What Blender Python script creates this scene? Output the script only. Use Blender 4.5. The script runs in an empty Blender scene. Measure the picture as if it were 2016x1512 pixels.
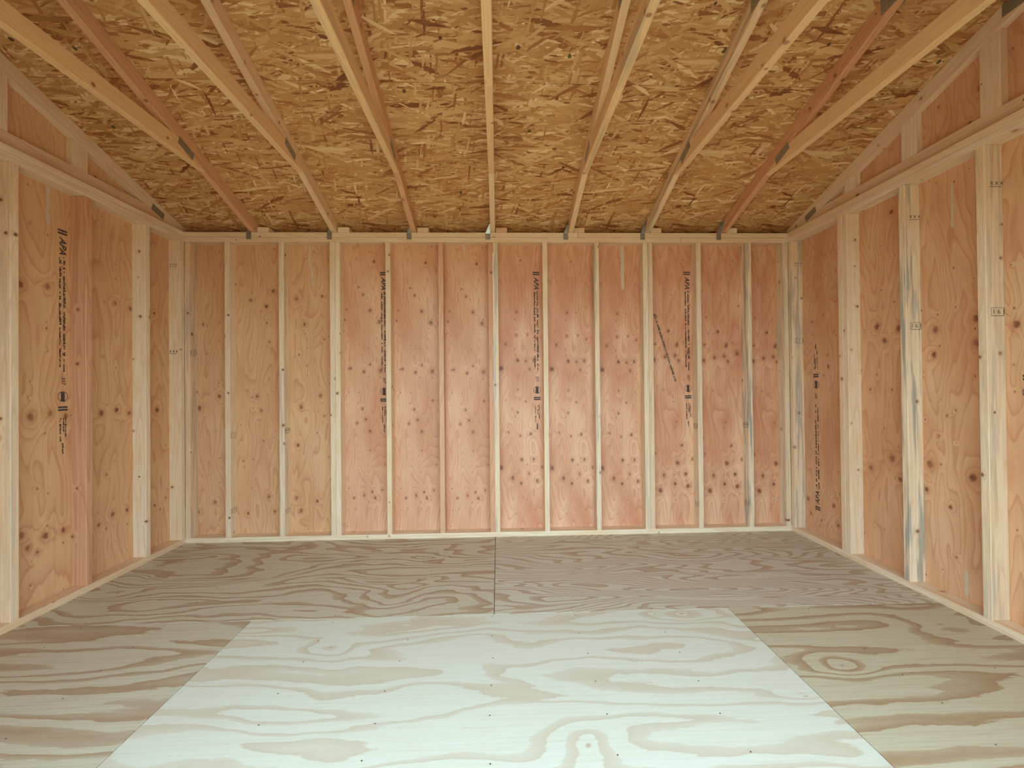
import bpy, bmesh, math, random
from mathutils import Matrix, Vector
random.seed(7)
S = 0.0254                      # everything below is laid out in inches: X right, Y into the photo, Z up
sc = bpy.context.scene
C = sc.collection

# ------------------------------------------------------------------ camera
F, CX, CZ, CD, YAW, PITCH, ROLL = 843.19, 93.725, 45.717, 131.27, 0.032445, 0.007502, -0.009556
cy_, sy_, cp_, sp_, cr_, sr_ = math.cos(YAW), math.sin(YAW), math.cos(PITCH), math.sin(PITCH), math.cos(ROLL), math.sin(ROLL)
fwd = Vector((sy_*cp_, cy_*cp_, sp_)); rgt = Vector((cy_, -sy_, 0)); upv = rgt.cross(fwd)
r2 = cr_*rgt + sr_*upv; u2 = -sr_*rgt + cr_*upv
cam = bpy.data.cameras.new('camera'); cam.sensor_fit = 'HORIZONTAL'; cam.sensor_width = 36; cam.lens = F/2016*36
cam.clip_start = 0.02; cam.clip_end = 400
co = bpy.data.objects.new('camera', cam); C.objects.link(co)
m = Matrix((r2, u2, -fwd)).transposed().to_4x4(); m.translation = Vector((CX, -CD, CZ))*S
co.matrix_world = m
sc.camera = co

# ------------------------------------------------------------------ light: overcast daylight through the open doorway
W, DEP, H = 185.0, 119.0, 93.28           # interior width, depth, height of the walls
OX0, OX1, OZ = 34.0, 164.0, 78.0          # the doorway in the front wall
world = bpy.data.worlds.new('sky'); sc.world = world; world.use_nodes = True
bg = world.node_tree.nodes['Background']; bg.inputs[0].default_value = (0.64, 0.88, 1.0, 1); bg.inputs[1].default_value = 4.0
sl = bpy.data.lights.new('sun', 'SUN'); sl.energy = 12.0; sl.angle = math.radians(2); sl.color = (1.0, .93, .82)
so = bpy.data.objects.new('sun', sl); C.objects.link(so); so.location = (0, 0, 12)
so.rotation_euler = Vector((.75, -.30, -.62)).to_track_quat('-Z', 'Y').to_euler()      # from the left and behind the shed, onto the ground outside
al = bpy.data.lights.new('doorway_portal', 'AREA'); al.shape = 'RECTANGLE'
al.size = (OX1-OX0)*S; al.size_y = OZ*S; al.cycles.is_portal = True
ao = bpy.data.objects.new('doorway_portal', al); C.objects.link(ao)
ao.location = ((OX0+OX1)/2*S, -(DEP+1.7)*S, OZ/2*S); ao.rotation_euler = (math.pi/2, 0, 0)   # faces into the shed
vs = sc.view_settings
vs.view_transform = 'Standard'; vs.look = 'None'; vs.gamma = 1; vs.use_curve_mapping = False; vs.exposure = 0.78
sc.cycles.use_denoising = True
sc.cycles.max_bounces = 8; sc.cycles.diffuse_bounces = 6; sc.cycles.caustics_reflective = False; sc.cycles.caustics_refractive = False

# ------------------------------------------------------------------ node helpers
class N:
    def __init__(s, name):
        s.m = bpy.data.materials.new(name); s.m.use_nodes = True; s.t = s.m.node_tree
        s.b = s.t.nodes['Principled BSDF']; s.b.inputs['Roughness'].default_value = 0.5
        s.b.inputs['Specular IOR Level'].default_value = 0.5
    def node(s, typ, **kw):
        n = s.t.nodes.new(typ)
        for k, v in kw.items(): setattr(n, k, v)
        return n
    def put(s, sock, v):
        if isinstance(v, bpy.types.NodeSocket): s.t.links.new(v, sock)
        elif isinstance(v, (tuple, list)):
            sock.default_value = tuple(v)+(1,) if (len(v) == 3 and sock.type == 'RGBA') else v
        else: sock.default_value = v
    def ma(s, op, a, b=0.0, c=0.0, clamp=False):
        n = s.node('ShaderNodeMath', operation=op, use_clamp=clamp)
        s.put(n.inputs[0], a); s.put(n.inputs[1], b)
        if len(n.inputs) > 2: s.put(n.inputs[2], c)
        return n.outputs[0]
    def add(s, a, b): return s.ma('ADD', a, b)
    def mul(s, a, b): return s.ma('MULTIPLY', a, b)
    def gt(s, a, b): return s.ma('GREATER_THAN', a, b)
    def xyz(s, x, y, z):
        n = s.node('ShaderNodeCombineXYZ'); s.put(n.inputs[0], x); s.put(n.inputs[1], y); s.put(n.inputs[2], z); return n.outputs[0]
    def sep(s, v):
        n = s.node('ShaderNodeSeparateXYZ'); s.put(n.inputs[0], v); return n.outputs
    def noise(s, v, scale=1.0, detail=2.0, rough=0.5, dist=0.0, dim='3D'):
        n = s.node('ShaderNodeTexNoise', noise_dimensions=dim); s.put(n.inputs['Vector'], v)
        n.inputs['Scale'].default_value = scale; n.inputs['Detail'].default_value = detail
        n.inputs['Roughness'].default_value = rough; n.inputs['Distortion'].default_value = dist
        return n.outputs['Fac']
    def voro(s, v, scale=1.0, rand=1.0, dim='2D', feature='F1'):
        n = s.node('ShaderNodeTexVoronoi', voronoi_dimensions=dim, feature=feature); s.put(n.inputs['Vector'], v)
        n.inputs['Scale'].default_value = scale; n.inputs['Randomness'].default_value = rand
        return n.outputs
    def mix(s, f, a, b, blend='MIX'):
        n = s.node('ShaderNodeMix', data_type='RGBA', blend_type=blend)
        s.put(n.inputs[0], f); s.put(n.inputs[6], a); s.put(n.inputs[7], b); return n.outputs[2]
    def fmix(s, f, a, b):
        n = s.node('ShaderNodeMix', data_type='FLOAT'); s.put(n.inputs[0], f); s.put(n.inputs[2], a); s.put(n.inputs[3], b); return n.outputs[0]
    def ramp(s, f, stops, interp='LINEAR'):
        n = s.node('ShaderNodeValToRGB'); s.put(n.inputs[0], f); cr = n.color_ramp; cr.interpolation = interp
        while len(cr.elements) < len(stops): cr.elements.new(0.5)
        for e, (p, c) in zip(cr.elements, stops):
            e.position = p; e.color = (c, c, c, 1) if isinstance(c, (int, float)) else tuple(c)+(1,)
        return n.outputs[0]
    def mr(s, v, a, b, c=0.0, d=1.0, smooth=False):
        n = s.node('ShaderNodeMapRange', interpolation_type='SMOOTHSTEP' if smooth else 'LINEAR')
        s.put(n.inputs[0], v); n.inputs[1].default_value = a; n.inputs[2].default_value = b
        n.inputs[3].default_value = c; n.inputs[4].default_value = d; return n.outputs[0]
    def attr(s, name):
        n = s.node('ShaderNodeAttribute', attribute_type='OBJECT', attribute_name=name); return n.outputs['Fac']
    def co(s):                                  # local coordinates in inches
        t = s.node('ShaderNodeTexCoord'); v = s.node('ShaderNodeVectorMath', operation='SCALE')
        s.put(v.inputs[0], t.outputs['Object']); v.inputs['Scale'].default_value = 1/S; return v.outputs[0]
    def bump(s, h, strength=0.3, dist=0.03):
        n = s.node('ShaderNodeBump'); n.inputs['Strength'].default_value = strength; n.inputs['Distance'].default_value = dist*S
        s.put(n.inputs['Height'], h); s.put(s.b.inputs['Normal'], n.outputs[0])
    def out(s, c): s.put(s.b.inputs['Base Color'], c); return s.m
    def knots(s, v2, scale, present, rmin, rmax):
        """v2: 2D coordinates; present(pos_y_in, rnd) -> 0/1 ; returns distance in knot radii (big where there is none), rnd"""
        o = s.voro(v2, scale, 0.9)
        c = s.sep(o['Color']); rad = s.mr(c[2], 0, 1, rmin, rmax)
        pz = s.sep(o['Position'])
        has = present(pz, c[0])
        d = s.ma('DIVIDE', s.ma('DIVIDE', o['Distance'], scale), rad)
        return s.add(d, s.mul(s.ma('SUBTRACT', 1.0, has), 60.0)), c[1]

def srgb(r, g, b):
    f = lambda c: (c/255/12.92) if c/255 <= .04045 else ((c/255+.055)/1.055)**2.4
    return (f(r), f(g), f(b))

# ------------------------------------------------------------------ materials
# where the knots sit on the sheets that show (inches from the sheet's lower corner, radius)
K1=[(6.5,66.7,0.5),(5.3,40.9,0.75),(11.4,44.5,0.6),(28.0,76.8,0.6),(21.0,74.0,0.5),(25.8,72.2,0.5),(35.0,74.4,0.6),(42.8,75.2,0.5),(37.3,66.6,0.5),(22.8,44.4,0.6),(24.1,39.9,0.5),(36.3,40.9,0.75),(42.1,44.4,0.6),(10.0,12.0,0.5),(26.2,13.3,0.6),(34.6,12.9,0.6),(40.9,11.7,0.5),(36.0,8.8,0.6),(35.2,29.1,0.5),(19.9,8.4,0.5),(28.0,8.7,0.5),(5.0,9.0,0.5),(25.9,67.1,0.28),(35.6,57.1,0.28),(43.4,61.9,0.28),(18.6,24.5,0.28),(24.6,30.6,0.28),(43.2,38.0,0.28),(26.6,61.0,0.28)]
K2=[(7.4,75.5,0.5),(6.0,77.7,0.28),(10.8,85.8,0.5),(9.6,70.5,0.55),(12.4,66.8,0.75),(1.8,67.5,0.28),(2.2,70.7,0.28),(7.5,51.4,0.6),(12.7,51.6,0.75),(9.4,53.5,0.4),(3.4,52.4,0.45),(7.0,39.8,0.4),(8.1,36.5,0.5),(5.3,35.4,0.5),(9.2,32.8,0.5),(12.8,42.4,0.45),(9.3,26.9,0.28),(10.7,12.1,0.55),(7.4,12.9,0.45),(12.9,14.6,0.35),(4.2,12.2,0.35),(9.9,13.9,0.4),(2.7,52.2,0.3),(15.0,77.5,0.28),(13.8,22.4,0.28)]
K3=[(3.7,59.6,0.6),(7.3,69.8,0.4),(7.2,62.4,0.45),(10.7,62.7,0.35),(13.3,61.5,0.4),(7.5,54.4,0.65),(2.3,52.1,0.9),(10.0,54.2,0.45),(12.5,54.6,0.55),(11.2,51.8,0.45),(7.4,45.2,0.28),(9.9,41.5,0.28),(7.3,38.2,0.35),(4.4,31.9,0.35),(11.4,31.3,0.55),(8.1,30.8,0.35),(2.0,20.9,0.8),(5.6,17.5,0.7),(8.2,15.8,0.5),(10.7,18.8,0.5),(13.2,16.6,0.65),(8.4,23.2,0.55),(12.3,23.3,0.45),(14.9,20.8,0.4),(8.7,86.1,0.28)]
K4=[(7.7,63.5,0.5),(10.3,59.2,0.7),(9.7,55.6,0.8),(13.9,56.6,0.8),(6.5,55.4,0.65),(10.8,54.0,0.6),(3.2,59.4,0.4),(3.0,54.3,0.8),(14.5,71.8,0.35),(11.6,27.0,0.5),(10.1,21.6,0.75),(15.0,22.7,0.5),(5.7,17.6,0.7),(12.7,17.9,0.6),(9.2,14.9,0.6),(13.4,14.1,0.8),(4.4,12.8,0.8),(3.1,24.6,0.35),(9.8,34.5,0.28),(3.9,68.2,0.3)]
KL = [(44.2,68.4,0.7),(39.0,69.1,0.7),(22.6,68.9,0.5),(18.1,68.2,0.6),(42.4,41.2,0.9),(38.5,41.7,0.8),(35.1,40.9,0.8),(26.6,41.0,0.8),(22.3,41.6,0.7),(18.6,40.6,0.6),(9.4,40.9,0.8),(23.6,15.4,0.7),(19.4,15.4,0.6),(27.2,14.0,0.5),(25.3,12.5,0.28),(44.2,17.2,0.8),(39.6,15.6,0.8),(35.7,15.5,0.6),(43.0,14.2,0.6),(41.1,12.6,0.4),(10.4,14.0,0.35),(6.3,15.2,0.35),(8.4,12.3,0.28),(39.2,60.1,0.28),(41.2,26.0,0.28),(25.2,25.7,0.28),(10.2,68.3,0.4)]
KR0=[(8.7,65.1,0.3),(13.4,66.8,0.3),(14.9,51.4,0.4),(13.1,48.9,0.28),(6.0,11.3,0.7),(7.1,7.2,0.5),(16.1,11.9,0.6),(11.4,6.4,0.3),(17.6,6.8,0.6)]
KR1=[(6.3,60.7,0.9),(12.0,59.5,0.8),(8.3,57.0,0.8),(10.7,87.7,0.6),(20.5,58.0,0.9),(20.1,52.6,0.7),(28.4,59.1,0.8),(28.4,54.4,0.8),(9.8,28.4,1.0),(3.8,25.1,0.8),(11.8,23.7,0.7),(18.9,28.5,1.0),(27.4,27.4,1.0),(35.0,57.0,0.8),(22.9,20.4,0.4),(18.0,22.9,0.6),(6.1,48.7,0.28),(4.0,45.0,0.28),(10.1,44.9,0.28),(22.6,39.5,0.28),(20.8,35.0,0.28),(23.9,10.3,0.28)]
KG = [(5, 8, .5), (11, 14, .7), (17, 5, .6), (24, 17, .5), (30, 9, .7), (37, 20, .6), (43, 12, .5), (9, 26, .4), (21, 28, .5), (33, 30, .6), (28, 3, .4), (14, 20, .4)]
def mat_siding(name, klist, repeat, fine_k=.30, ring_k=20.0):
    """pinkish rotary-cut fir veneer, grain upright; local x across, local z up"""
    n = N(name); v = n.co(); x, y, z = n.sep(v)
    seed = n.attr('seed')
    if repeat:                                        # rotary-cut veneer repeats itself at every turn of the log
        q = n.ma('DIVIDE', n.add(x, .05), 16.0); idx = n.ma('FLOOR', q)
        xw = n.mul(n.ma('FRACT', q), 16.0); zz = n.add(z, n.mul(n.ma('SUBTRACT', idx, 1.0), .35))
    else: xw, zz = x, z
    wv = n.node('ShaderNodeTexNoise'); n.put(wv.inputs['Vector'], n.xyz(xw, zz, seed)); wv.inputs['Scale'].default_value = .7; wv.inputs['Detail'].default_value = 2
    wc = n.sep(wv.outputs['Color'])
    kx = n.add(xw, n.mul(n.ma('SUBTRACT', wc[0], .5), .7)); kz = n.add(zz, n.mul(n.ma('SUBTRACT', wc[1], .5), .8))
    p2 = n.xyz(kx, n.mul(kz, .82), 0)
    d1 = None
    for (a, b, r) in klist:
        vd = n.node('ShaderNodeVectorMath', operation='DISTANCE'); n.put(vd.inputs[0], p2); vd.inputs[1].default_value = (a, b*.82, 0)
        dd = n.mul(vd.outputs['Value'], 1/(r*.92))
        d1 = dd if d1 is None else n.ma('MINIMUM', d1, dd)
    d2, r2_ = n.knots(n.xyz(n.add(xw, n.mul(seed, 37.7)), n.mul(zz, .7), 0), .3, lambda p, r: n.ma('LESS_THAN', r, .22), .10, .20)
    d2 = n.ma('MINIMUM', d2, 60.0)
    warp = n.noise(n.xyz(n.mul(xw, .10), n.mul(zz, .045), seed), 1, 2)
    xs = n.add(xw, n.mul(warp, 7.0))
    bulge = n.add(n.ma('POWER', 2.718, n.mul(n.mul(d1, d1), -.13)), n.mul(n.ma('POWER', 2.718, n.mul(n.mul(d2, d2), -.08)), .3))
    g = n.noise(n.xyz(n.mul(xs, .14), n.mul(zz, .02), n.mul(seed, 3.1)), 1.0, 2.2, .42)
    val = n.add(n.mul(g, ring_k), n.mul(bulge, 1.7)); fr = n.ma('FRACT', val)
    line = n.ramp(fr, [(0, 0), (.25, .05), (.72, .35), (.93, 1), (1, 0)])
    vert = n.noise(n.xyz(n.mul(x, 1.8), n.mul(z, .04), seed), 1, 3, .6)
    fine = n.noise(n.xyz(n.mul(x, 9), n.mul(z, .30), seed), 1, 3, .7)
    big = n.noise(n.xyz(n.mul(xw, .12), n.mul(zz, .045), n.mul(seed, 1.7)), 1, 3)
    base = n.mix(n.mr(big, .35, .65), srgb(232, 186, 150), srgb(210, 145, 108))
    base = n.mix(n.attr('yellow'), base, srgb(220, 178, 128))
    base = n.mix(n.mul(line, .50), base, srgb(188, 114, 78))
    base = n.mix(n.mr(vert, .50, .75, 0, .30), base, srgb(200, 136, 100))
    base = n.mix(n.mr(fine, .55, .8, 0, fine_k), base, srgb(176, 114, 80))
    base = n.mix(n.mr(fine, .25, .42, .18, 0), base, srgb(242, 210, 178))
    halo = n.ma('POWER', 2.718, n.mul(n.mul(d1, d1), -.5))
    base = n.mix(n.mul(halo, .55), base, srgb(178, 108, 70))
    ang = n.noise(n.xyz(n.mul(x, 3), n.mul(z, 3), 0), 1, 2)
    core = n.mr(n.add(d1, n.mul(ang, .5)), .75, 1.2, 1, 0)
    base = n.mix(n.mul(core, n.mr(n.noise(n.xyz(n.mul(xw, .3), n.mul(zz, .3), 0)), .35, .65, .45, .95)), base, srgb(114, 64, 42))
    base = n.mix(n.mul(n.mr(d2, .6, 1.2, 1, 0), .8), base, srgb(126, 64, 42))
    n.bump(n.add(fr, n.mul(fine, .8)), .2, .02)
    return n.out(base)

def mat_lumber():
    """sawn softwood, grain along local x"""
    n = N('sawn_pine_lumber'); v = n.co(); x, y, z = n.sep(v)
    oi = n.node('ShaderNodeObjectInfo'); rnd = oi.outputs['Random']
    red = n.attr('red'); blue = n.attr('blue'); knotty = n.attr('knotty')
    o = n.mul(rnd, 173.0)
    u = n.add(n.mul(y, .9), z)
    v2 = n.xyz(n.add(x, o), n.add(u, o), 0)
    d, r = n.knots(v2, .17, lambda p, q: n.ma('LESS_THAN', q, n.add(n.mul(knotty, .5), .16)), .20, .52)
    bulge = n.ma('POWER', 2.718, n.mul(n.mul(d, d), -.2))
    ring = n.noise(n.xyz(n.mul(n.add(x, o), .018), n.mul(y, .42), n.mul(z, .42)), 1.0, 1.5, .4)
    val = n.add(n.mul(ring, n.mr(rnd, 0, 1, 6, 16)), n.mul(bulge, .9)); fr = n.ma('FRACT', val)
    line = n.ramp(fr, [(0, 0), (.5, .15), (.9, 1), (1, 0)])
    fine = n.noise(n.xyz(n.mul(n.add(x, o), .3), n.mul(y, 8), n.mul(z, 8)), 1, 3, .65)
    blot = n.noise(n.xyz(n.mul(n.add(x, o), .10), n.mul(y, .5), n.mul(z, .5)), 1, 2)
    pale = n.mix(rnd, srgb(240, 222, 194), srgb(234, 206, 172))
    pale = n.mix(n.attr('warm_bounce'), pale, srgb(240, 188, 118))  # orange tint: warm light bounced off the floor, painted into the wood
    base = n.mix(n.mul(line, .42), pale, srgb(212, 168, 128))
    base = n.mix(n.mr(blot, .45, .7, 0, .5), base, srgb(226, 190, 146))
    base = n.mix(n.mr(fine, .5, .85, 0, .4), base, srgb(198, 154, 108))
    base = n.mix(n.mul(red, .85), base, n.mix(n.mul(line, .6), srgb(212, 150, 108), srgb(180, 112, 74)))
    st = n.noise(n.xyz(n.mul(n.add(x, o), .055), n.mul(y, .9), n.mul(z, .9)), 1, 3, .6)
    base = n.mix(n.mul(n.mr(st, .47, .60, 0, 1), n.mul(blue, .85)), base, srgb(148, 148, 140))
    halo = n.ma('POWER', 2.718, n.mul(n.mul(d, d), -.7))
    base = n.mix(n.mul(halo, .6), base, srgb(186, 132, 88))
    wob = n.mul(n.ma('SUBTRACT', n.noise(v, 1.6, 2), .5), .8)
    base = n.mix(n.mul(n.mr(n.add(d, wob), .55, .95, 1, 0), n.mr(r, 0, 1, .5, .95)), base, srgb(112, 64, 46))
    n.bump(n.add(fine, n.mul(fr, .3)), .3, .02)
    return n.out(base)

def mat_floor():
    """sanded pine plywood, broad cathedral grain along local x"""
    n = N('pine_floor_plywood'); v = n.co(); x, y, z = n.sep(v)
    seed = n.attr('seed'); fineness = n.attr('fineness'); tone = n.attr('tone'); white = n.attr('white'); run = n.attr('run')
    w1 = n.noise(n.xyz(n.mul(x, .05), n.mul(y, .12), seed), 1, 2)
    w2 = n.noise(n.xyz(n.mul(x, .022), n.mul(y, .05), n.add(seed, 9)), 1, 1)
    yy = n.add(y, n.mul(run, n.add(n.mul(w1, 7), n.mul(w2, 14))))
    d, r = n.knots(n.xyz(n.add(n.mul(x, .6), n.mul(seed, 31.0)), yy, 0), .05, lambda p, q: n.ma('LESS_THAN', q, .42), .9, 1.6)
    bulge = n.ma('POWER', 2.718, n.mul(n.mul(d, d), -.13))
    g = n.noise(n.xyz(n.mul(n.mul(x, run), .016), n.mul(yy, .085), n.mul(seed, 5.3)), 1.0, 2.0, .45)
    rag = n.noise(n.xyz(n.mul(x, .22), n.mul(y, .9), seed), 1, 4, .65)
    val = n.add(n.add(n.mul(g, fineness), n.mul(bulge, 1.5)), n.mul(rag, .38)); fr = n.ma('FRACT', val)
    late = n.ramp(fr, [(0, 0), (.56, 0), (.60, .55), (.92, 1), (.96, 0)])
    streak = n.noise(n.xyz(n.mul(x, .10), n.mul(y, 2.8), seed), 1, 4, .6)
    fine = n.noise(n.xyz(n.mul(x, 1.2), n.mul(y, 12), seed), 1, 3, .7)
    early = n.mix(tone, srgb(208, 206, 192), srgb(198, 190, 162))
    early = n.mix(white, early, srgb(218, 220, 206))
    dark = n.mix(tone, srgb(178, 151, 128), srgb(164, 132, 98))
    dark = n.mix(white, dark, srgb(204, 192, 170))
    base = n.mix(n.mul(late, .92), early, dark)
    base = n.mix(n.mr(streak, .45, .72, 0, .35), base, dark)
    base = n.mix(n.mr(fine, .5, .8, 0, .16), base, srgb(170, 138, 100))
    base = n.mix(n.mr(d, .12, .3, .6, 0), base, srgb(176, 134, 96))
    n.b.inputs['Roughness'].default_value = .55
    n.bump(n.add(n.mul(fr, .5), fine), .2, .015)
    return n.out(base)

def mat_osb():
    """oriented strand board: layers of flat strands, the topmost strand wins at each point"""
    n = N('oriented_strand_board'); v = n.co()
    best = None
    warp = n.node('ShaderNodeVectorMath', operation='MULTIPLY_ADD')
    nz = n.node('ShaderNodeTexNoise'); n.put(nz.inputs['Vector'], v); nz.inputs['Scale'].default_value = .8; nz.inputs['Detail'].default_value = 3
    n.put(warp.inputs[0], nz.outputs['Color']); warp.inputs[1].default_value = (.35, .12, 0); n.put(warp.inputs[2], v)
    layers = [(0, .12, .95), (9, .15, 1.25), (-12, .14, 1.0), (30, .18, 1.2), (-26, .2, 1.35), (78, .26, 1.7), (4, .26, 2.3), (-7, .34, 2.6), (16, .4, 3.0)]
    for i, (ang, sx, sy) in enumerate(layers):
        mp = n.node('ShaderNodeMapping'); n.put(mp.inputs['Vector'], warp.outputs[0])
        mp.inputs['Rotation'].default_value = (0, 0, math.radians(ang)); mp.inputs['Location'].default_value = (i*13.7, i*7.3, 0)
        sc_ = n.node('ShaderNodeVectorMath', operation='MULTIPLY'); n.put(sc_.inputs[0], mp.outputs[0]); sc_.inputs[1].default_value = (sx, sy, 1)
        o = n.voro(sc_.outputs[0], 1.0, 1.0); c = n.sep(o['Color'])
        edge = n.mul(o['Distance'], .16)
        pr = n.ma('SUBTRACT', n.mul(c[0], 1.0 if i < 8 else .95), edge); tone = c[1]
        gr = n.node('ShaderNodeVectorMath', operation='MULTIPLY'); n.put(gr.inputs[0], sc_.outputs[0]); gr.inputs[1].default_value = (1.3, 9, 1)
        if i % 3 == 0: grain = n.noise(gr.outputs[0], 1, 2, .6)
        tone = n.add(tone, n.mul(n.ma('SUBTRACT', grain, .5), .28))
        if best is None: best, bt = pr, tone
        else:
            f = n.gt(pr, best); bt = n.fmix(f, bt, tone); best = n.ma('MAXIMUM', best, pr)
    col = n.ramp(bt, [(0, srgb(120, 66, 30)), (.06, srgb(160, 100, 54)), (.24, srgb(190, 136, 80)), (.62, srgb(208, 160, 104)), (.88, srgb(222, 180, 126)), (1, srgb(242, 212, 164))])
    big = n.noise(v, .07, 3)
    col = n.mix(n.mr(big, .4, .7, 0, .30), col, srgb(186, 130, 76))
    o = n.voro(v, .11, 1.0); cc = n.sep(o['Color'])
    spot = n.mul(n.ma('LESS_THAN', n.ma('DIVIDE', n.add(o['Distance'], n.mul(n.noise(v, 2.5, 2), .04)), .11), n.mr(cc[0], .0, 1, .30, .62)), n.gt(cc[1], .62))
    col = n.mix(n.mul(spot, .85), col, n.mix(n.gt(cc[2], .85), srgb(70, 34, 18), srgb(40, 66, 44)))
    n.bump(n.add(best, bt), .5, .05)
    n.b.inputs['Roughness'].default_value = .7
    return n.out(col)

def mat_plain(name, col, rough=.7, metal=0.0, noise_amt=.15, scale=.8):
    n = N(name); v = n.co(); k = n.noise(v, scale, 3)
    n.b.inputs['Roughness'].default_value = rough; n.b.inputs['Metallic'].default_value = metal
    dark = tuple(c*(1-noise_amt*2) for c in col)
    return n.out(n.mix(n.mr(k, .35, .7), col, dark))

M_S1, M_S2, M_S3, M_S4 = mat_siding('siding_veneer_scattered_knots', K1, False), mat_siding('siding_veneer_many_knots', K2, True, ring_k=30.0), mat_siding('siding_veneer_knot_bands', K3, True, ring_k=24.0), mat_siding('siding_veneer_large_knots', K4, True, ring_k=17.0)
M_SL, M_SR0, M_SR1, M_SG = mat_siding('siding_veneer_left', KL, False, ring_k=14.0), mat_siding('siding_veneer_close_grain', KR0, False, .5, 26.0), mat_siding('siding_veneer_bold_knots', KR1, False, ring_k=15.0), mat_siding('siding_veneer_gable', KG, False)
M_LUM, M_FLO, M_OSB = mat_lumber(), mat_floor(), mat_osb()
M_INK = mat_plain('stamp_ink', srgb(78, 62, 58), .8, 0, .12, 3)
M_INK2 = mat_plain('faded_stamp_ink', srgb(128, 104, 84), .8, 0, .12, 3)
M_STEEL = mat_plain('galvanized_steel', srgb(172, 176, 174), .38, .85, .12, 2)
M_GLUE = mat_plain('dried_glue', srgb(214, 190, 166), .5, 0, .05, 2)
M_GROUND = mat_plain('dry_grass_ground', srgb(150, 142, 118), .9, 0, .15, .3)
M_SCREW = mat_plain('screw_head', srgb(96, 74, 52), .5, .3, .1, 2)

# ------------------------------------------------------------------ mesh helpers
def link(name, me, mt, parent=None, **props):
    o = bpy.data.objects.new(name, me); C.objects.link(o)
    if mt is not None and not me.materials: me.materials.append(mt)
    if parent: o.parent = parent
    for k, v in props.items(): o[k] = v
    return o
def empty(name, loc=(0, 0, 0), **props):
    o = bpy.data.objects.new(name, None); C.objects.link(o); o.location = Vector(loc)*S; o.empty_display_size = .1
    for k, v in props.items(): o[k] = v
    return o
def frame(origin, xaxis, zaxis):
    """4x4 frame (inches) whose local x is xaxis and local z is near zaxis"""
    x = Vector(xaxis).normalized(); z = Vector(zaxis); y = z.cross(x).normalized(); z = x.cross(y)
    mm = Matrix((x, y, z)).transposed().to_4x4(); mm.translation = Vector(origin); return mm
def place(o, fr, parent=None):
    mm = fr.copy(); mm.translation = fr.translation*S
    if parent: mm.translation -= parent.location
    o.matrix_basis = mm
def solid(name, poly, thick, fr, mt, parent, bevel=.07, **props):
    """prism in the frame: poly in local (x,z), thickness along local y from 0 to thick"""
    bm = bmesh.new()
    a = [bm.verts.new((px*S, 0, pz*S)) for px, pz in poly]
    b = [bm.verts.new((px*S, thick*S, pz*S)) for px, pz in poly]
    k = len(poly)
    bm.faces.new(a); bm.faces.new(b[::-1])
    for i in range(k): bm.faces.new((a[i], b[i], b[(i+1) % k], a[(i+1) % k]))
    bmesh.ops.recalc_face_normals(bm, faces=bm.faces)
    if bevel: bmesh.ops.bevel(bm, geom=bm.edges[:], offset=bevel*S, segments=1, affect='EDGES', clamp_overlap=True)
    me = bpy.data.meshes.new(name); bm.to_mesh(me); bm.free()
    o = link(name, me, mt, parent, **props); place(o, fr, parent); return o
def board(name, p0, p1, width, thick, wdir, mt, parent, **props):
    """2x4-like board from p0 to p1 (its centre line); width is measured along wdir"""
    p0, p1 = Vector(p0), Vector(p1); L = (p1-p0).length
    fr = frame(p0, p1-p0, wdir); fr.translation = p0 - fr.col[1].xyz*thick/2
    return solid(name, [(0, -width/2), (L, -width/2), (L, width/2), (0, width/2)], thick, fr, mt, parent, **props)

LP = dict(warm_bounce=0.0, red=0.0, blue=0.0, knotty=0.25)
def lp(**k): d = dict(LP); d.update(k); return d

# ------------------------------------------------------------------ stamps: flat ink print a hair proud of the wood
_font_cache = {}
def text_tris(txt, size, shear=0.0, bold=0.0):
    key = (txt, size, shear, bold)
    if key in _font_cache: return _font_cache[key]
    cu = bpy.data.curves.new('t', 'FONT'); cu.body = txt; cu.size = size; cu.shear = shear; cu.offset = bold; cu.resolution_u = 2
    cu.align_x = 'LEFT'; cu.align_y = 'CENTER'
    o = bpy.data.objects.new('t', cu); C.objects.link(o)
    dg = bpy.context.evaluated_depsgraph_get(); me = o.evaluated_get(dg).to_mesh()
    vs_ = [(q.co.x, q.co.y) for q in me.vertices]; fs = [tuple(p.vertices) for p in me.polygons]
    o.evaluated_get(dg).to_mesh_clear(); bpy.data.objects.remove(o); bpy.data.curves.remove(cu)
    _font_cache[key] = (vs_, fs); return vs_, fs
class Print:
    def __init__(s): s.v = []; s.f = []
    def tris(s, vf, ox, oy):
        b = len(s.v); s.v += [(x+ox, y+oy) for x, y in vf[0]]; s.f += [tuple(i+b for i in f) for f in vf[1]]
        return max([x for x, y in vf[0]] or [0])
    def rect(s, x0, y0, x1, y1, sk=0):
        b = len(s.v); s.v += [(x0, y0), (x1, y0), (x1+sk, y1), (x0+sk, y1)]; s.f.append((b, b+1, b+2, b+3))
    def ring(s, cx, cy, r, w, k=20):
        b = len(s.v)
        for i in range(k):
            a = 2*math.pi*i/k; s.v += [(cx+r*math.cos(a), cy+r*math.sin(a)), (cx+(r-w)*math.cos(a), cy+(r-w)*math.sin(a))]
        for i in range(k):
            j = (i+1) % k; s.f.append((b+2*i, b+2*j, b+2*j+1, b+2*i+1))
    def build(s, name, fr, mt, parent, **props):
        """print plane = local x,y of frame fr (inches)"""
        me = bpy.data.meshes.new(name); me.from_pydata([(x*S, y*S, 0) for x, y in s.v], [], s.f); me.update()
        o = link(name, me, mt, parent, **props); place(o, fr, parent); return o
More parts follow.
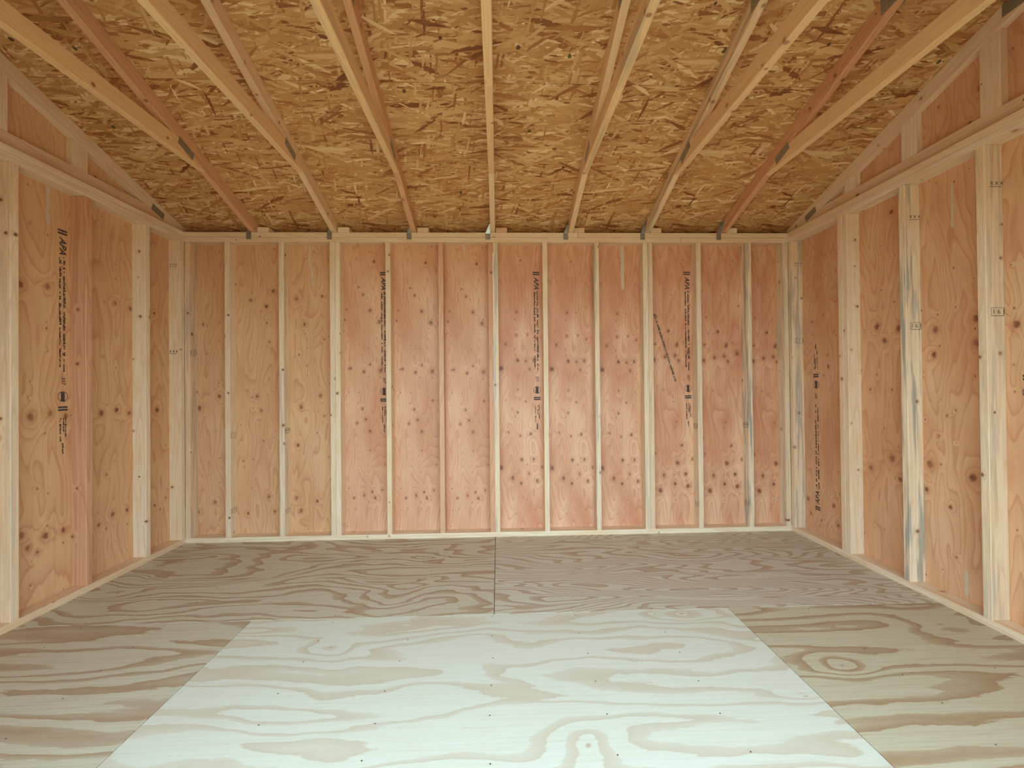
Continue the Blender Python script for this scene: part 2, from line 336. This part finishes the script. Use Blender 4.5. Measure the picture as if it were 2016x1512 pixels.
def plate_stamp(parent, origin, down, right, rng, flip=False):
    """long mill stamp of a siding sheet: reads along `down`; origin = top of the stamp. letters stand towards `right`"""
    P = Print()
    P.rect(-.9, -1.05, -.5, 1.05); P.rect(-.25, -1.05, .15, 1.05)
    P.tris(text_tris('APA', 2.1, .3, .05), .8, 0)
    x = 5.6
    def blur(x0, x1, y0, hgt):
        x = x0
        while x < x1:
            w = rng.uniform(.12, .5)
            if rng.random() < .86: P.rect(x, y0+rng.uniform(0, .08), x+w, y0+hgt*rng.uniform(.55, 1), rng.uniform(0, .1))
            if rng.random() < .5: P.rect(x, y0, x+w+.1, y0+.16)
            x += w+rng.uniform(.06, .14)
            if rng.random() < .06: x += .7
    blur(5.4, 14.5, -.75, .55); blur(5.2, 16.5, .12, .62)
    blur(15.6, 24.5, -.75, .5); blur(17.4, 27, .12, .62)
    blur(25.5, 29.5, -.75, .5); blur(28, 30.5, .12, .45)
    P.tris(text_tris('357', 1.15, .2, .02), 32.0, .1)
    P.ring(36.4, 0, 1.15, .13); P.rect(35.3, -.42, 37.4, .42, .25)
    P.rect(38.6, -1.05, 39.0, 1.05); P.rect(39.2, -1.05, 39.6, 1.05)
    blur(41.2, 46, -.7, .4); blur(41.2, 44, .05, .35); blur(41.0, 45.5, .5, .3); blur(46.8, 49, -.2, .5)
    fr = frame(origin, down, Vector(down).cross(Vector(right)) * -1)
    X = Vector(down).normalized(); Y = Vector(right).normalized()
    mm = Matrix((X, Y, X.cross(Y))).transposed().to_4x4(); mm.translation = Vector(origin)
    return P.build('mill_stamp', mm, M_INK, parent)
def grade_stamp(parent, origin, xd, yd, w=2.2, txt='666', box=True, mt=None):
    P = Print(); h = w*.62
    P.tris(text_tris(' '.join(txt), h*.84, 0, .02), .14, h*.5)
    P.rect(0, -.06, w, .06)
    if box: P.rect(0, h-.04, w, h+.04); P.rect(-.04, 0, .04, h); P.rect(w-.04, 0, w+.04, h)
    X, Y = Vector(xd).normalized(), Vector(yd).normalized()
    mm = Matrix((X, Y, X.cross(Y))).transposed().to_4x4(); mm.translation = Vector(origin)
    return P.build('grade_stamp', mm, mt or M_INK2, parent)
def drip(x, z0, z1, w, plane, rng):
    """a run of dried glue; plane(x,z) -> point, on the sheet"""
    v, f = [], []; k = 8
    for i in range(k+1):
        t = i/k; z = z0+(z1-z0)*t; ww = w*(.25+.75*(1 if .12 < t < .9 else .55))*rng.uniform(.6, 1.1)
        ox = rng.uniform(-.06, .06)
        v += [plane(x-ww/2+ox, z), plane(x+ww/2+ox, z)]
        if i: b = 2*i; f.append((b-2, b-1, b+1, b))
    me = bpy.data.meshes.new('glue_drip'); me.from_pydata([tuple(Vector(p)*S) for p in v], [], f); me.update()
    return link('glue_drip', me, M_GLUE)

def under(parent_obj, o):
    """o was placed in world inches; hang it under parent_obj (a part) without moving it"""
    w = Matrix.Translation(parent_obj.parent.location) @ parent_obj.matrix_basis if parent_obj.parent else parent_obj.matrix_basis
    o.matrix_basis = w.inverted() @ o.matrix_basis; o.parent = parent_obj
    return o

RP, RZ0 = 1/3, 96.5            # roof pitch 4 in 12; underside of the sheathing above the wall's inner face
RIDGE = -DEP/2
def roofz(y): return RZ0 + RP*(min(-y, DEP+y) if y < 0 else -y)

# ------------------------------------------------------------------ floor
floor = empty('floor', kind='structure')
sheets = [(-4, 92.44, -44.5, 4.1, dict(seed=3.2, fineness=13.0, tone=.6, white=0.0, run=1.0, label='brownish plywood sheet in the back left of the floor')),
          (92.56, 189, -44.5, 4.1, dict(seed=8.9, fineness=42.0, tone=.30, white=.05, run=.65, label='finely swirled plywood sheet in the back right of the floor')),
          (44.56, 140.44, -92.5, -44.6, dict(seed=5.45, fineness=10.0, tone=.0, white=1.0, run=.85, label='whitish plywood sheet in the middle of the floor')),
          (-4, 44.44, -92.5, -44.6, dict(seed=1.15, fineness=10.0, tone=.6, white=0.0, run=.5)),
          (140.56, 189, -92.5, -44.6, dict(seed=7.1, fineness=13.0, tone=.95, white=0.0, run=.3, label='yellowish plywood sheet with long brown streaks')),
          (-4, 92.44, -123, -92.6, dict(seed=2.7, fineness=12.0, tone=.5, white=.3, run=1.0)),
          (92.56, 189, -123, -92.6, dict(seed=4.6, fineness=12.0, tone=.5, white=.3, run=1.0))]
rng = random.Random(5)
for x0, x1, y0, y1, pr in sheets:
    fr = Matrix.Translation((x0, y0, -.75))
    p = solid('floor_panel', [(0, 0), (x1-x0, 0), (x1-x0, .75), (0, .75)], y1-y0, fr, M_FLO, floor, bevel=.04, **pr)
    if y1 > -90:
        v, f = [], []
        for gx in range(-4, 190, 16):
            for gy in range(8):
                px, py = gx+.5+rng.uniform(-.4, .4), y0+1+gy*6.6+rng.uniform(-.6, .6)
                if not (x0+.4 < px < x1-.4 and y0 < py < min(y1-.4, -1) and .5 < px < 184.5): continue
                b = len(v); v += [((px-x0+.13*math.cos(a*1.0472))*S, (py-y0+.13*math.sin(a*1.0472))*S, .752*S) for a in range(6)]
                f.append(tuple(range(b, b+6)))
        me = bpy.data.meshes.new('screw_heads'); me.from_pydata(v, [], f); me.update()
        link('screw_heads', me, M_SCREW, p, kind='stuff')

# ------------------------------------------------------------------ back wall
wb = empty('wall_back', (W/2, 0, 0), kind='structure')
for (x0, x1, ms, pr) in [(-3.5, 44.45, M_S1, dict(seed=1.3, yellow=.6)),
                     (44.55, 92.45, M_S2, dict(seed=4.1, yellow=.15)),
                     (92.55, 140.45, M_S3, dict(seed=7.7, yellow=0.0)),
                     (140.55, 188.5, M_S4, dict(seed=2.6, yellow=0.0))]:
    p = solid('wall_panel', [(0, 0), (x1-x0, 0), (x1-x0, 95.1), (0, 95.1)], .6, Matrix.Translation((x0, 3.5, -.7)), ms, wb, bevel=.03, **pr)
    rr = random.Random(int(x0)+9)
    for sx in (58.2, 106.0, 154.3):
        if x0 < sx < x1: under(p, plate_stamp(None, (sx, 3.47, 81.2), (0, 0, -1), (1, 0, 0), rr))
    for dx, z1, z0, w_ in [(35.6, 91, 83.5, .8), (83.6, 91.5, 86.5, .4), (133.6, 91, 76.4, 1.1), (178, 91, 85.5, .35), (36.2, 84, 78, .6)]:
        if x0 < dx < x1:
            under(p, drip(dx, z1, z0, w_, lambda a, b: (a, 3.46, b), rr))
    if x0 < 145 < x1:                                            # a second, faint slanting line of print
        P = Print(); t = 0
        while t < 22.4: P.rect(t, -.28, t+rr.uniform(.4, 1.1), .28*rr.uniform(.2, 1)); t += rr.uniform(.8, 1.3)
        P.rect(0, -.34, 22.4, -.2); P.rect(0, .22, 22.4, .32)
        X = Vector((150.3-143.7, 0, 47.2-68.6)).normalized(); Y = Vector((0, 1, 0)).cross(X); Y = -Y
        mm = Matrix((X, Y, X.cross(Y))).transposed().to_4x4(); mm.translation = Vector((143.7, 3.46, 68.6))
        under(p, P.build('slanted_print', mm, M_INK2, None))
back_studs = {}
def vstud(wall, x, props, depth_dir='y', y=None, z0=1.5, z1=H-3, label=None, name='stud'):
    if depth_dir == 'y': o = board(name, (x, 1.75, z0), (x, 1.75, z1), 3.5, 1.5, (0, 1, 0), M_LUM, wall, **props)
    else: o = board(name, (x, y, z0), (x, y, z1), 3.5, 1.5, (1, 0, 0), M_LUM, wall, **props)
    if label: o['label'] = label
    return o
vstud(wb, .75, lp(red=.25, blue=.5, knotty=.6), label='corner stud with grey stain near its top')
for i in range(11):
    xc = 12.5+16*i
    if i in (2, 5, 8):
        a, b = {2: (lp(blue=.2, knotty=.4), lp(knotty=.3)), 5: (lp(red=1.0, knotty=.6), lp(blue=.6)), 8: (lp(blue=.35), lp(blue=.45, red=.25))}[i]
        o1 = vstud(wb, xc-.77, a); o2 = vstud(wb, xc+.77, b)
        if i == 5: o1['label'] = 'reddish brown stud of the middle pair'; o2['label'] = 'pale stud with blue-grey stain, right one of the middle pair'
    else:
        pr = {4: lp(red=.75, knotty=.35), 6: lp(knotty=.1), 7: lp(blue=.75), 9: lp(red=.1, blue=.2), 10: lp(blue=.9), 1: lp(blue=.4, knotty=.5), 0: lp(red=.1, knotty=.5), 3: lp(knotty=.3)}[i]
        o1 = vstud(wb, xc, pr)
        if i == 4: o1['label'] = 'reddish stud between paler ones'
    back_studs[i] = o1
vstud(wb, W-.75, lp(blue=.4, knotty=.4))
board('bottom_plate', (-3.5, 1.75, .75), (W+3.5, 1.75, .75), 3.5, 1.5, (0, 1, 0), M_LUM, wb, **lp(knotty=.2))

for x0, x1, z, pr in [(-3.5, 118.8, H-.75, lp(knotty=.25)), (118.9, W+3.5, H-.75, lp(knotty=.2, red=.1)), (-3.5, 151, H-2.25, lp(red=.05)), (151.1, W+3.5, H-2.25, lp(blue=.1))]:
    board('top_plate', (x0, 1.75, z), (x1, 1.75, z), 3.5, 1.44, (0, 1, 0), M_LUM, wb, **pr)
# grade marks printed on the flats of the studs
XR, XL_ = (0, 1, 0), (0, -1, 0)
for i, side, z, txt, dark in [(0, 1, 31.2, '111', 0), (1, 1, 32.4, '999', 1), (0, 1, 8.5, '333', 0), (1, 1, 8.2, '333', 0), (9, -1, 32.2, '333', 1), (10, -1, 32.4, '999', 1), (9, -1, 8.0, '333', 0), (10, -1, 8, '333', 0)]:
    st = back_studs[i]; xf = 12.5+16*i+side*.77
    o = grade_stamp(None, (xf, .3 if side > 0 else 3.0, z), XR if side > 0 else XL_, (0, 0, 1), 2.5, txt, dark > 0 or i == 0, M_INK if dark else M_INK2)
    under(st, o)
cs = [c for c in wb.children if c.name.startswith('stud')][0]
under(cs, grade_stamp(None, (1.52, .2, 56.2), XR, (0, 0, 1), 2.5, '555', True))

# ------------------------------------------------------------------ side walls
def side_wall(name, side, seams, studs, seeds):
    xin = 0.0 if side < 0 else W
    sg = -1 if side < 0 else 1
    w = empty(name, (xin, RIDGE, 0), kind='structure')
    cx = xin+sg*1.75
    xo = -4.1 if side < 0 else W+3.5
    ys = [3.5]+seams+[-DEP-3.5]
    for k in range(len(ys)-1):
        ya, yb = ys[k]-.05, ys[k+1]+.05; ms, sd = seeds[k]
        fr = frame((xo, ya, -.7), (0, -1, 0), (0, 0, 1)); L = ya-yb
        p = solid('wall_panel', [(0, 0), (L, 0), (L, 95.2), (0, 95.2)], .6, fr, ms, w, bevel=.03, **sd)
        rr = random.Random(k*7+3+sg)
        if side < 0 and k == 0: under(p, plate_stamp(None, (-3.46, -32.4, 81.0), (0, 0, -1), (0, 1, 0), rr))
        if side > 0 and k == 0: under(p, plate_stamp(None, (W+3.46, -6.6, 9.2), (0, 0, 1), (0, 1, 0), rr))
        if side > 0 and k == 1: under(p, plate_stamp(None, (W+3.46, -58.0, 7.5), (0, 0, 1), (0, 1, 0), rr))
        xs_ = xin+sg*3.46
        for (yy, z1, z0, w_) in ([(-34, 7.2, 2.2, .8), (-47, 7.6, 2.4, .8), (-45.5, 87.5, 78, .8)] if side > 0 else [(-35.5, 91, 82, .9), (-26.6, 90, 86, .5)]):
            if yb < yy < ya: under(p, drip(yy, z1, z0, w_, lambda a, b: (xs_, a, b), rr))
        # gable piece above, cut to the roof slope
        pts = [(0, 0), (L, 0)]
        top = lambda yy: roofz(min(yy, -.001)) - 94.6 - .05
        pts.append((L, top(yb)))
        if yb < RIDGE < ya: pts.append((ya-RIDGE, top(RIDGE)))
        pts.append((0, top(ya)))
        sd2 = dict(sd); sd2['seed'] += 11.3
        solid('gable_panel', pts, .6, frame((xo, ya, 94.6), (0, -1, 0), (0, 0, 1)), M_SG, w, bevel=.03, **sd2)
    obs = []
    for y, pr, lab in studs:
        o = board('stud', (cx, y, 1.5), (cx, y, H-3), 3.5, 1.5, (1, 0, 0), M_LUM, w, **pr)
        if lab: o['label'] = lab
        obs.append(o)
    board('bottom_plate', (cx, -.02, .75), (cx, -DEP+.02, .75), 3.5, 1.5, (1, 0, 0), M_LUM, w, **lp(knotty=.2, red=.1))
    board('top_plate', (cx, -.02, H-.75), (cx, -DEP+.02, H-.75), 3.5, 1.44, (1, 0, 0), M_LUM, w, **lp(knotty=.2))
    board('top_plate', (cx, -.02, H-2.25), (cx, -DEP+.02, H-2.25), 3.5, 1.44, (1, 0, 0), M_LUM, w, **lp(knotty=.15, blue=.1))
    return w, obs
LSTUD = [(-.77, lp(knotty=.35), None), (-13.45, lp(knotty=.45), None), (-29.95, lp(red=1.0, knotty=.8), 'dark reddish brown stud left of the printed panel seam'), (-45.1, lp(blue=.25, knotty=.6), None)] + \
        [(-61.1-16*k, lp(), None) for k in range(3)] + [(-DEP+.77, lp(), None)]
RSTUD = [(-.77, lp(blue=.7, knotty=.45), None), (-20.3, lp(knotty=.3), None), (-21.84, lp(knotty=.5, red=.1), None), (-37.85, lp(blue=.9, knotty=.2), 'stud streaked with blue-grey stain'),
         (-53.6, lp(blue=.4, knotty=.5), None), (-69.1, lp(), None), (-70.64, lp(), None), (-86, lp(), None), (-102, lp(), None), (-DEP+.77, lp(), None)]
wl, ls = side_wall('wall_left', -1, [-45.1, -93.1], LSTUD, [(M_SL, dict(seed=9.4, yellow=.7)), (M_SG, dict(seed=3.3, yellow=.6)), (M_SG, dict(seed=6.3, yellow=.5))])
wr, rs = side_wall('wall_right', 1, [-21.07, -69.1, -117], RSTUD, [(M_SR0, dict(seed=5.9, yellow=.3)), (M_SR1, dict(seed=8.2, yellow=.4)), (M_SG, dict(seed=1.9, yellow=.3)), (M_SG, dict(seed=2.9, yellow=.3))])
UP = (0, 0, 1)
under(ls[0], grade_stamp(None, (-3.35, -1.55, 56.6), (1, 0, 0), UP, 2.2, '666', False, M_INK))
under(ls[0], grade_stamp(None, (-3.3, -1.55, 82.4), (1, 0, 0), UP, 2.2, 'vvv', False))
for o, y, z, tx in [(rs[0], -1.55, 58.6, '111'), (rs[0], -1.55, 82.6, 'vvv'), (rs[3], -38.63, 57.8, '161'), (rs[3], -38.63, 82.4, 'xxx'), (rs[4], -54.38, 58.2, '161'), (rs[4], -54.38, 82.4, 'xxx')]:
    under(o, grade_stamp(None, (W+.9, y, z), (1, 0, 0), UP, 2.4, tx, z < 70))

# ------------------------------------------------------------------ front wall with the open doorway behind the viewer
wf = empty('wall_front', (W/2, -DEP, 0), kind='structure')
sdf = dict(seed=2.2, yellow=.3)
for x0, x1, z0, z1 in [(-3.5, OX0, -.7, 95.05), (OX1, W+3.5, -.7, 95.05), (OX0, OX1, OZ, 95.05)]:
    solid('wall_panel', [(0, 0), (x1-x0, 0), (x1-x0, z1-z0), (0, z1-z0)], .6, Matrix.Translation((x0, -DEP-4.1, z0)), M_SG, wf, bevel=.03, **sdf)
for x in [.75, 12.5, 28.5, OX0-2.25, OX0-.75, OX1+.75, OX1+2.25, 156.5, 172.5, W-.75]:
    board('stud', (x, -DEP-1.75, 1.5), (x, -DEP-1.75, H-3), 3.5, 1.5, (0, 1, 0), M_LUM, wf, **lp())
for x0, x1 in [(-3.5, OX0), (OX1, W+3.5)]:
    board('bottom_plate', (x0, -DEP-1.75, .75), (x1, -DEP-1.75, .75), 3.5, 1.5, (0, 1, 0), M_LUM, wf, **lp())
for z in (H-.75, H-2.25): board('top_plate', (-3.5, -DEP-1.75, z), (W+3.5, -DEP-1.75, z), 3.5, 1.44, (0, 1, 0), M_LUM, wf, **lp())
board('header', (OX0, -DEP-1.75, (OZ+H-3)/2), (OX1, -DEP-1.75, (OZ+H-3)/2), H-3-OZ, 3.5, UP, M_LUM, wf, **lp())

# ------------------------------------------------------------------ roof trusses
def chord(name, pts, x0, thick, d, mt, parent, **props):
    """pts in the (y,z) plane; d = grain direction (dy,dz); solid spans x0..x0+thick"""
    X = Vector((0, d[0], d[1])).normalized(); Z = Vector((0, -d[1], d[0])).normalized()
    if Z.z < 0: Z = -Z
    Y = Z.cross(X); o = Vector((x0 if Y.x > 0 else x0+thick, pts[0][0], pts[0][1]))
    mm = Matrix((X, Y, Z)).transposed().to_4x4(); mm.translation = o
    loc = [((Vector((0, y, z))-Vector((0, o.y, o.z))).dot(X), (Vector((0, y, z))-Vector((0, o.y, o.z))).dot(Z)) for y, z in pts]
    return solid(name, loc, thick, mm, mt, parent, **props)
mir = lambda pts: [(-DEP-y, z) for y, z in pts]
zl = lambda d: 92.8+RP*d
zu = lambda d: 96.45+RP*d
R_ = DEP/2
TOP = [(3.4, 93.3), (-1.5, 93.3), (-R_+.02, zl(R_)), (-R_+.02, zu(R_)), (3.4, zu(-3.4))]
def gplate(parent, x, cy, cz, L, h, ang, name='gusset_plate'):
    X = Vector((0, -math.cos(ang), math.sin(ang)))
    pts = [(-L/2, -h/2), (L/2, -h/2), (L/2, h/2), (-L/2, h/2)]
    c = [(cy-math.cos(ang)*a-math.sin(ang)*b, cz+math.sin(ang)*a-math.cos(ang)*b) for a, b in pts]
    return chord(name, c, x, .05, (X.y, X.z), M_STEEL, parent, bevel=0)
SL = math.atan(RP)
ordn = ['leftmost', 'second from left', 'third from left', 'middle', 'third from right', 'second from right', 'rightmost']
TX = [20.5+24*n for n in range(7)]
tprops = [(lp(red=.75, knotty=.3), lp(knotty=.6)), (lp(red=.15, knotty=.5), lp(knotty=.2, red=.1)), (lp(red=.75, knotty=.9), lp(blue=.25)), (lp(blue=.1), lp(knotty=.1)),
          (lp(knotty=.2), lp(blue=.45)), (lp(blue=.8, knotty=.3), lp(knotty=.5, red=.15)), (lp(red=.95, knotty=.5), lp(knotty=.1))]
look = ['with a reddish rafter and a pale knotty tie beam', 'with a pale straight-grained rafter', 'with a reddish rafter full of small knots', 'seen almost edge on',
        'with a grey-tinged tie beam', 'with a grey-stained rafter foot', 'with a strongly red rafter']
for a_, b_ in tprops: a_['warm_bounce'] = .35; b_['warm_bounce'] = .6  # floor bounce put into the truss colour, stronger on the bottom chords
for n, X in enumerate(TX):
    t = empty('roof_truss', (X, 0, H), label='%s open roof truss, %s' % (ordn[n], look[n]), category='truss', group='open wooden roof trusses')
    a, b = tprops[n]
    chord('top_chord', TOP, X-.75, 1.5, (-3, 1), M_LUM, t, **a)
    chord('top_chord', mir(TOP), X-.75, 1.5, (3, 1), M_LUM, t, **a)
    chord('bottom_chord', [(-22.4, 100.2), (-32.8, 103.7), (-DEP+32.8, 103.7), (-DEP+22.4, 100.2)], X-.75, 1.5, (-1, 0), M_LUM, t, **b)
    for xs_ in (X-.8, X+.75):
        gplate(t, xs_, -29.0, 102.35, 5.0, 1.9, SL); gplate(t, xs_, -DEP+29.0, 102.35, 5.0, 1.9, -SL)
        gplate(t, xs_, -R_, 114.1, 6.4, 3.4, 0)
for side, X0, ys, word in [(-1, -3.5, [-29.75, -46.15, -62, -78, -94], 'left'), (1, W+2, [-21.45, -37.75, -53.85, -69.8, -85.8, -101], 'right')]:
    t = empty('gable_truss', (X0+.75, 0, H), label='pale wooden gable truss with upright webs on the %s wall plate' % word, category='truss')
    chord('top_chord', TOP, X0, 1.5, (-3, 1), M_LUM, t, **lp(knotty=.3))
    chord('top_chord', mir(TOP), X0, 1.5, (3, 1), M_LUM, t, **lp(knotty=.3))
    chord('bottom_chord', [(-1.6, 93.3), (-12.0, 96.78), (-DEP+12.0, 96.78), (-DEP+1.6, 93.3)], X0, 1.5, (-1, 0), M_LUM, t, **lp(red=.3, knotty=.2))
    xs_ = X0+1.5 if side < 0 else X0-.05
    gplate(t, xs_, -7.3, 96.3, 4.4, 1.9, SL); gplate(t, xs_, -DEP+7.3, 96.3, 4.4, 1.9, -SL); gplate(t, xs_, -R_, 114.6, 7.0, 3.6, 0)
    for y in ys:
        za, zb = zl(min(-y-1.75, DEP+y+1.75))-.03, zl(min(-y+1.75, DEP+y-1.75))-.03
        chord('web', [(y+1.75, 96.8), (y+1.75, za), (y-1.75, zb), (y-1.75, 96.8)], X0, 1.5, (0, 1), M_LUM, t, **lp(blue=.1, knotty=.15))

# ------------------------------------------------------------------ steel ties and blocks along the back wall plate
names7 = ordn
for n, X in enumerate(TX):
    bm = bmesh.new(); xl = X-.76; t_ = .05
    def sheet(off, *p):
        a = [bm.verts.new(tuple(c*S for c in q)) for q in p]; b = [bm.verts.new(tuple((c+o)*S for c, o in zip(q, off))) for q in p]; k = len(p)
        bm.faces.new(a); bm.faces.new(b[::-1])
        for i in range(k): bm.faces.new((a[i], b[i], b[(i+1) % k], a[(i+1) % k]))
    xa, xb = -1.5, 0
    sheet((0, -t_, 0), (xa, -.03, -2.2), (xb, -.03, -2.2), (xb, -.03, -.35), (xa, -.03, -.35))      # flange nailed to the plate face
    ln = .95 if n == 3 else .3
    sheet((0, -t_, 0), (xa, -.03, -.35), (xb, -.03, -.35), (xb, -.03-ln, 2.3), (xb-.2, -.03-ln, 2.3))     # twisted, narrowing strap
    sheet((-t_, 0, 0), (xb, -.03, .1), (xb, .9, .3), (xb, .5, 3.0), (xb, -2.6, 3.4), (xb, -.9, 1.4))  # flange on the side of the rafter
    bmesh.ops.recalc_face_normals(bm, faces=bm.faces)
    for nx, nz in ((-.95, -1.0), (-.5, -1.7)):
        bmesh.ops.create_cone(bm, segments=8, radius1=.14*S, radius2=.1*S, depth=.06*S, cap_ends=True, matrix=Matrix.Translation((nx*S, -.12*S, nz*S)) @ Matrix.Rotation(math.pi/2, 4, 'X'))
    me = bpy.data.meshes.new('hurricane_tie'); bm.to_mesh(me); bm.free()
    o = link('hurricane_tie', me, M_STEEL, None, label='grey galvanized steel tie at the foot of the %s open roof truss' % names7[n], category='metal tie', group='steel ties along the back wall plate')
    o.location = (xl*S, 0, H*S)
    o2 = solid('wood_block', [(0, 0), (3.45, 0), (3.45, 1.5), (0, 1.5)], 4.0 if False else 3.4, Matrix.Translation((X+.95, 0.0, H+.01)), M_LUM, None, **lp(red=[0, 0, .4, .7, .35, .3, 0][n]))
    o2['label'] = 'wooden block right of the foot of the %s open roof truss' % names7[n]; o2['category'] = 'wood block'; o2['group'] = 'blocks along the back wall plate'

# ------------------------------------------------------------------ roof deck
ceil_ = empty('ceiling', (W/2, RIDGE, roofz(RIDGE)), kind='structure')
cs_, sn_ = math.cos(SL), math.sin(SL)
def slab(name, x0, x1, d0, d1, back, mt, lift=0.0, thick=.45, **props):
    """deck sheet: d = horizontal distance from the wall's inner face"""
    Xa = Vector((1, 0, 0)); sgn = -1 if back else 1
    U = Vector((0, sgn*cs_, sn_)); 
    if not back: Xa = Vector((-1, 0, 0)); 
    Nn = Xa.cross(U)
    if Nn.z < 0: Xa = -Xa; Nn = Xa.cross(U)
    yb = -d0 if back else -DEP+d0
    org = Vector((x0 if Xa.x > 0 else x1, yb, RZ0+RP*d0)) + Nn*lift
    L, Wd = (d1-d0)/cs_, x1-x0
    mm = Matrix((Xa, U, Nn)).transposed().to_4x4(); mm.translation = org
    bm = bmesh.new(); bmesh.ops.create_cube(bm, size=1)
    for v in bm.verts: v.co = Vector(((v.co.x+.5)*Wd*S, (v.co.y+.5)*L*S, (v.co.z+.5)*thick*S))
    me = bpy.data.meshes.new(name); bm.to_mesh(me); bm.free()
    o = link(name, me, mt, ceil_, **props); place(o, mm, ceil_); return o
for back in (True, False):
    for d0, d1, cuts in [(-12, 40.9, [-8, 68.5, 164.5, 193]), (41.0, R_, [-8, 20.5, 116.5, 193])]:
        for a, b in zip(cuts[:-1], cuts[1:]): slab('roof_panel', a+.05, b-.05, d0, d1, back, M_OSB)
    slab('roofing_felt', -8, 193, -12, R_, back, mat_plain('roofing_felt', srgb(60, 58, 56), .9) if back else bpy.data.materials['roofing_felt'], lift=.47, thick=.2)

for yb, yo in ((4.1, 11.9), (-DEP-4.1, -DEP-11.9)):             # closed eaves
    ya_, yc = min(yb, yo), max(yb, yo)
    solid('soffit', [(0, 0), (201, 0), (201, .5), (0, .5)], yc-ya_, Matrix.Translation((-8, ya_, 91.2)), M_SG, None, bevel=0, seed=2.2, yellow=.3)
    board('fascia', (-8, yo-(.4 if yo > 0 else -.4), 91.9), (193, yo-(.4 if yo > 0 else -.4), 91.9), 2.4, .75, UP, M_LUM, None, **lp())
for x in (-4.1, 188.5):
    for pts in ([(4.1, 91.5), (11.9, 91.5), (11.9, zu(-11.9)), (4.1, zu(-4.1))], [(-DEP-4.1, 91.5), (-DEP-11.9, 91.5), (-DEP-11.9, zu(-11.9)), (-DEP-4.1, zu(-4.1))]):
        chord('eave_return', pts, x, .6, (1, 0), M_SG, None, bevel=0, seed=2.2, yellow=.3)
for o in [q for q in C.objects if q.name.split('.')[0] in ('soffit', 'fascia', 'eave_return')]: o.location -= ceil_.location; o.parent = ceil_
# ------------------------------------------------------------------ outside
for nm, a, b in [('rim_joist', (-4, 3.3, -4.4), (189, 3.3, -4.4)), ('rim_joist', (-4, -122.2, -4.4), (189, -122.2, -4.4))]:
    board(nm, a, b, 7.2, 1.5, UP, M_LUM, floor, **lp())
for x in (-3.2, 188.2): board('rim_joist', (x, 2.5, -4.4), (x, -121.4, -4.4), 7.2, 1.5, UP, M_LUM, floor, **lp())
me = bpy.data.meshes.new('ground'); g = 30
me.from_pydata([(-g, -g, -8.05*S), (g, -g, -8.05*S), (g, g, -8.05*S), (-g, g, -8.05*S)], [], [(0, 1, 2, 3)])
link('ground', me, M_GROUND, None, kind='structure')
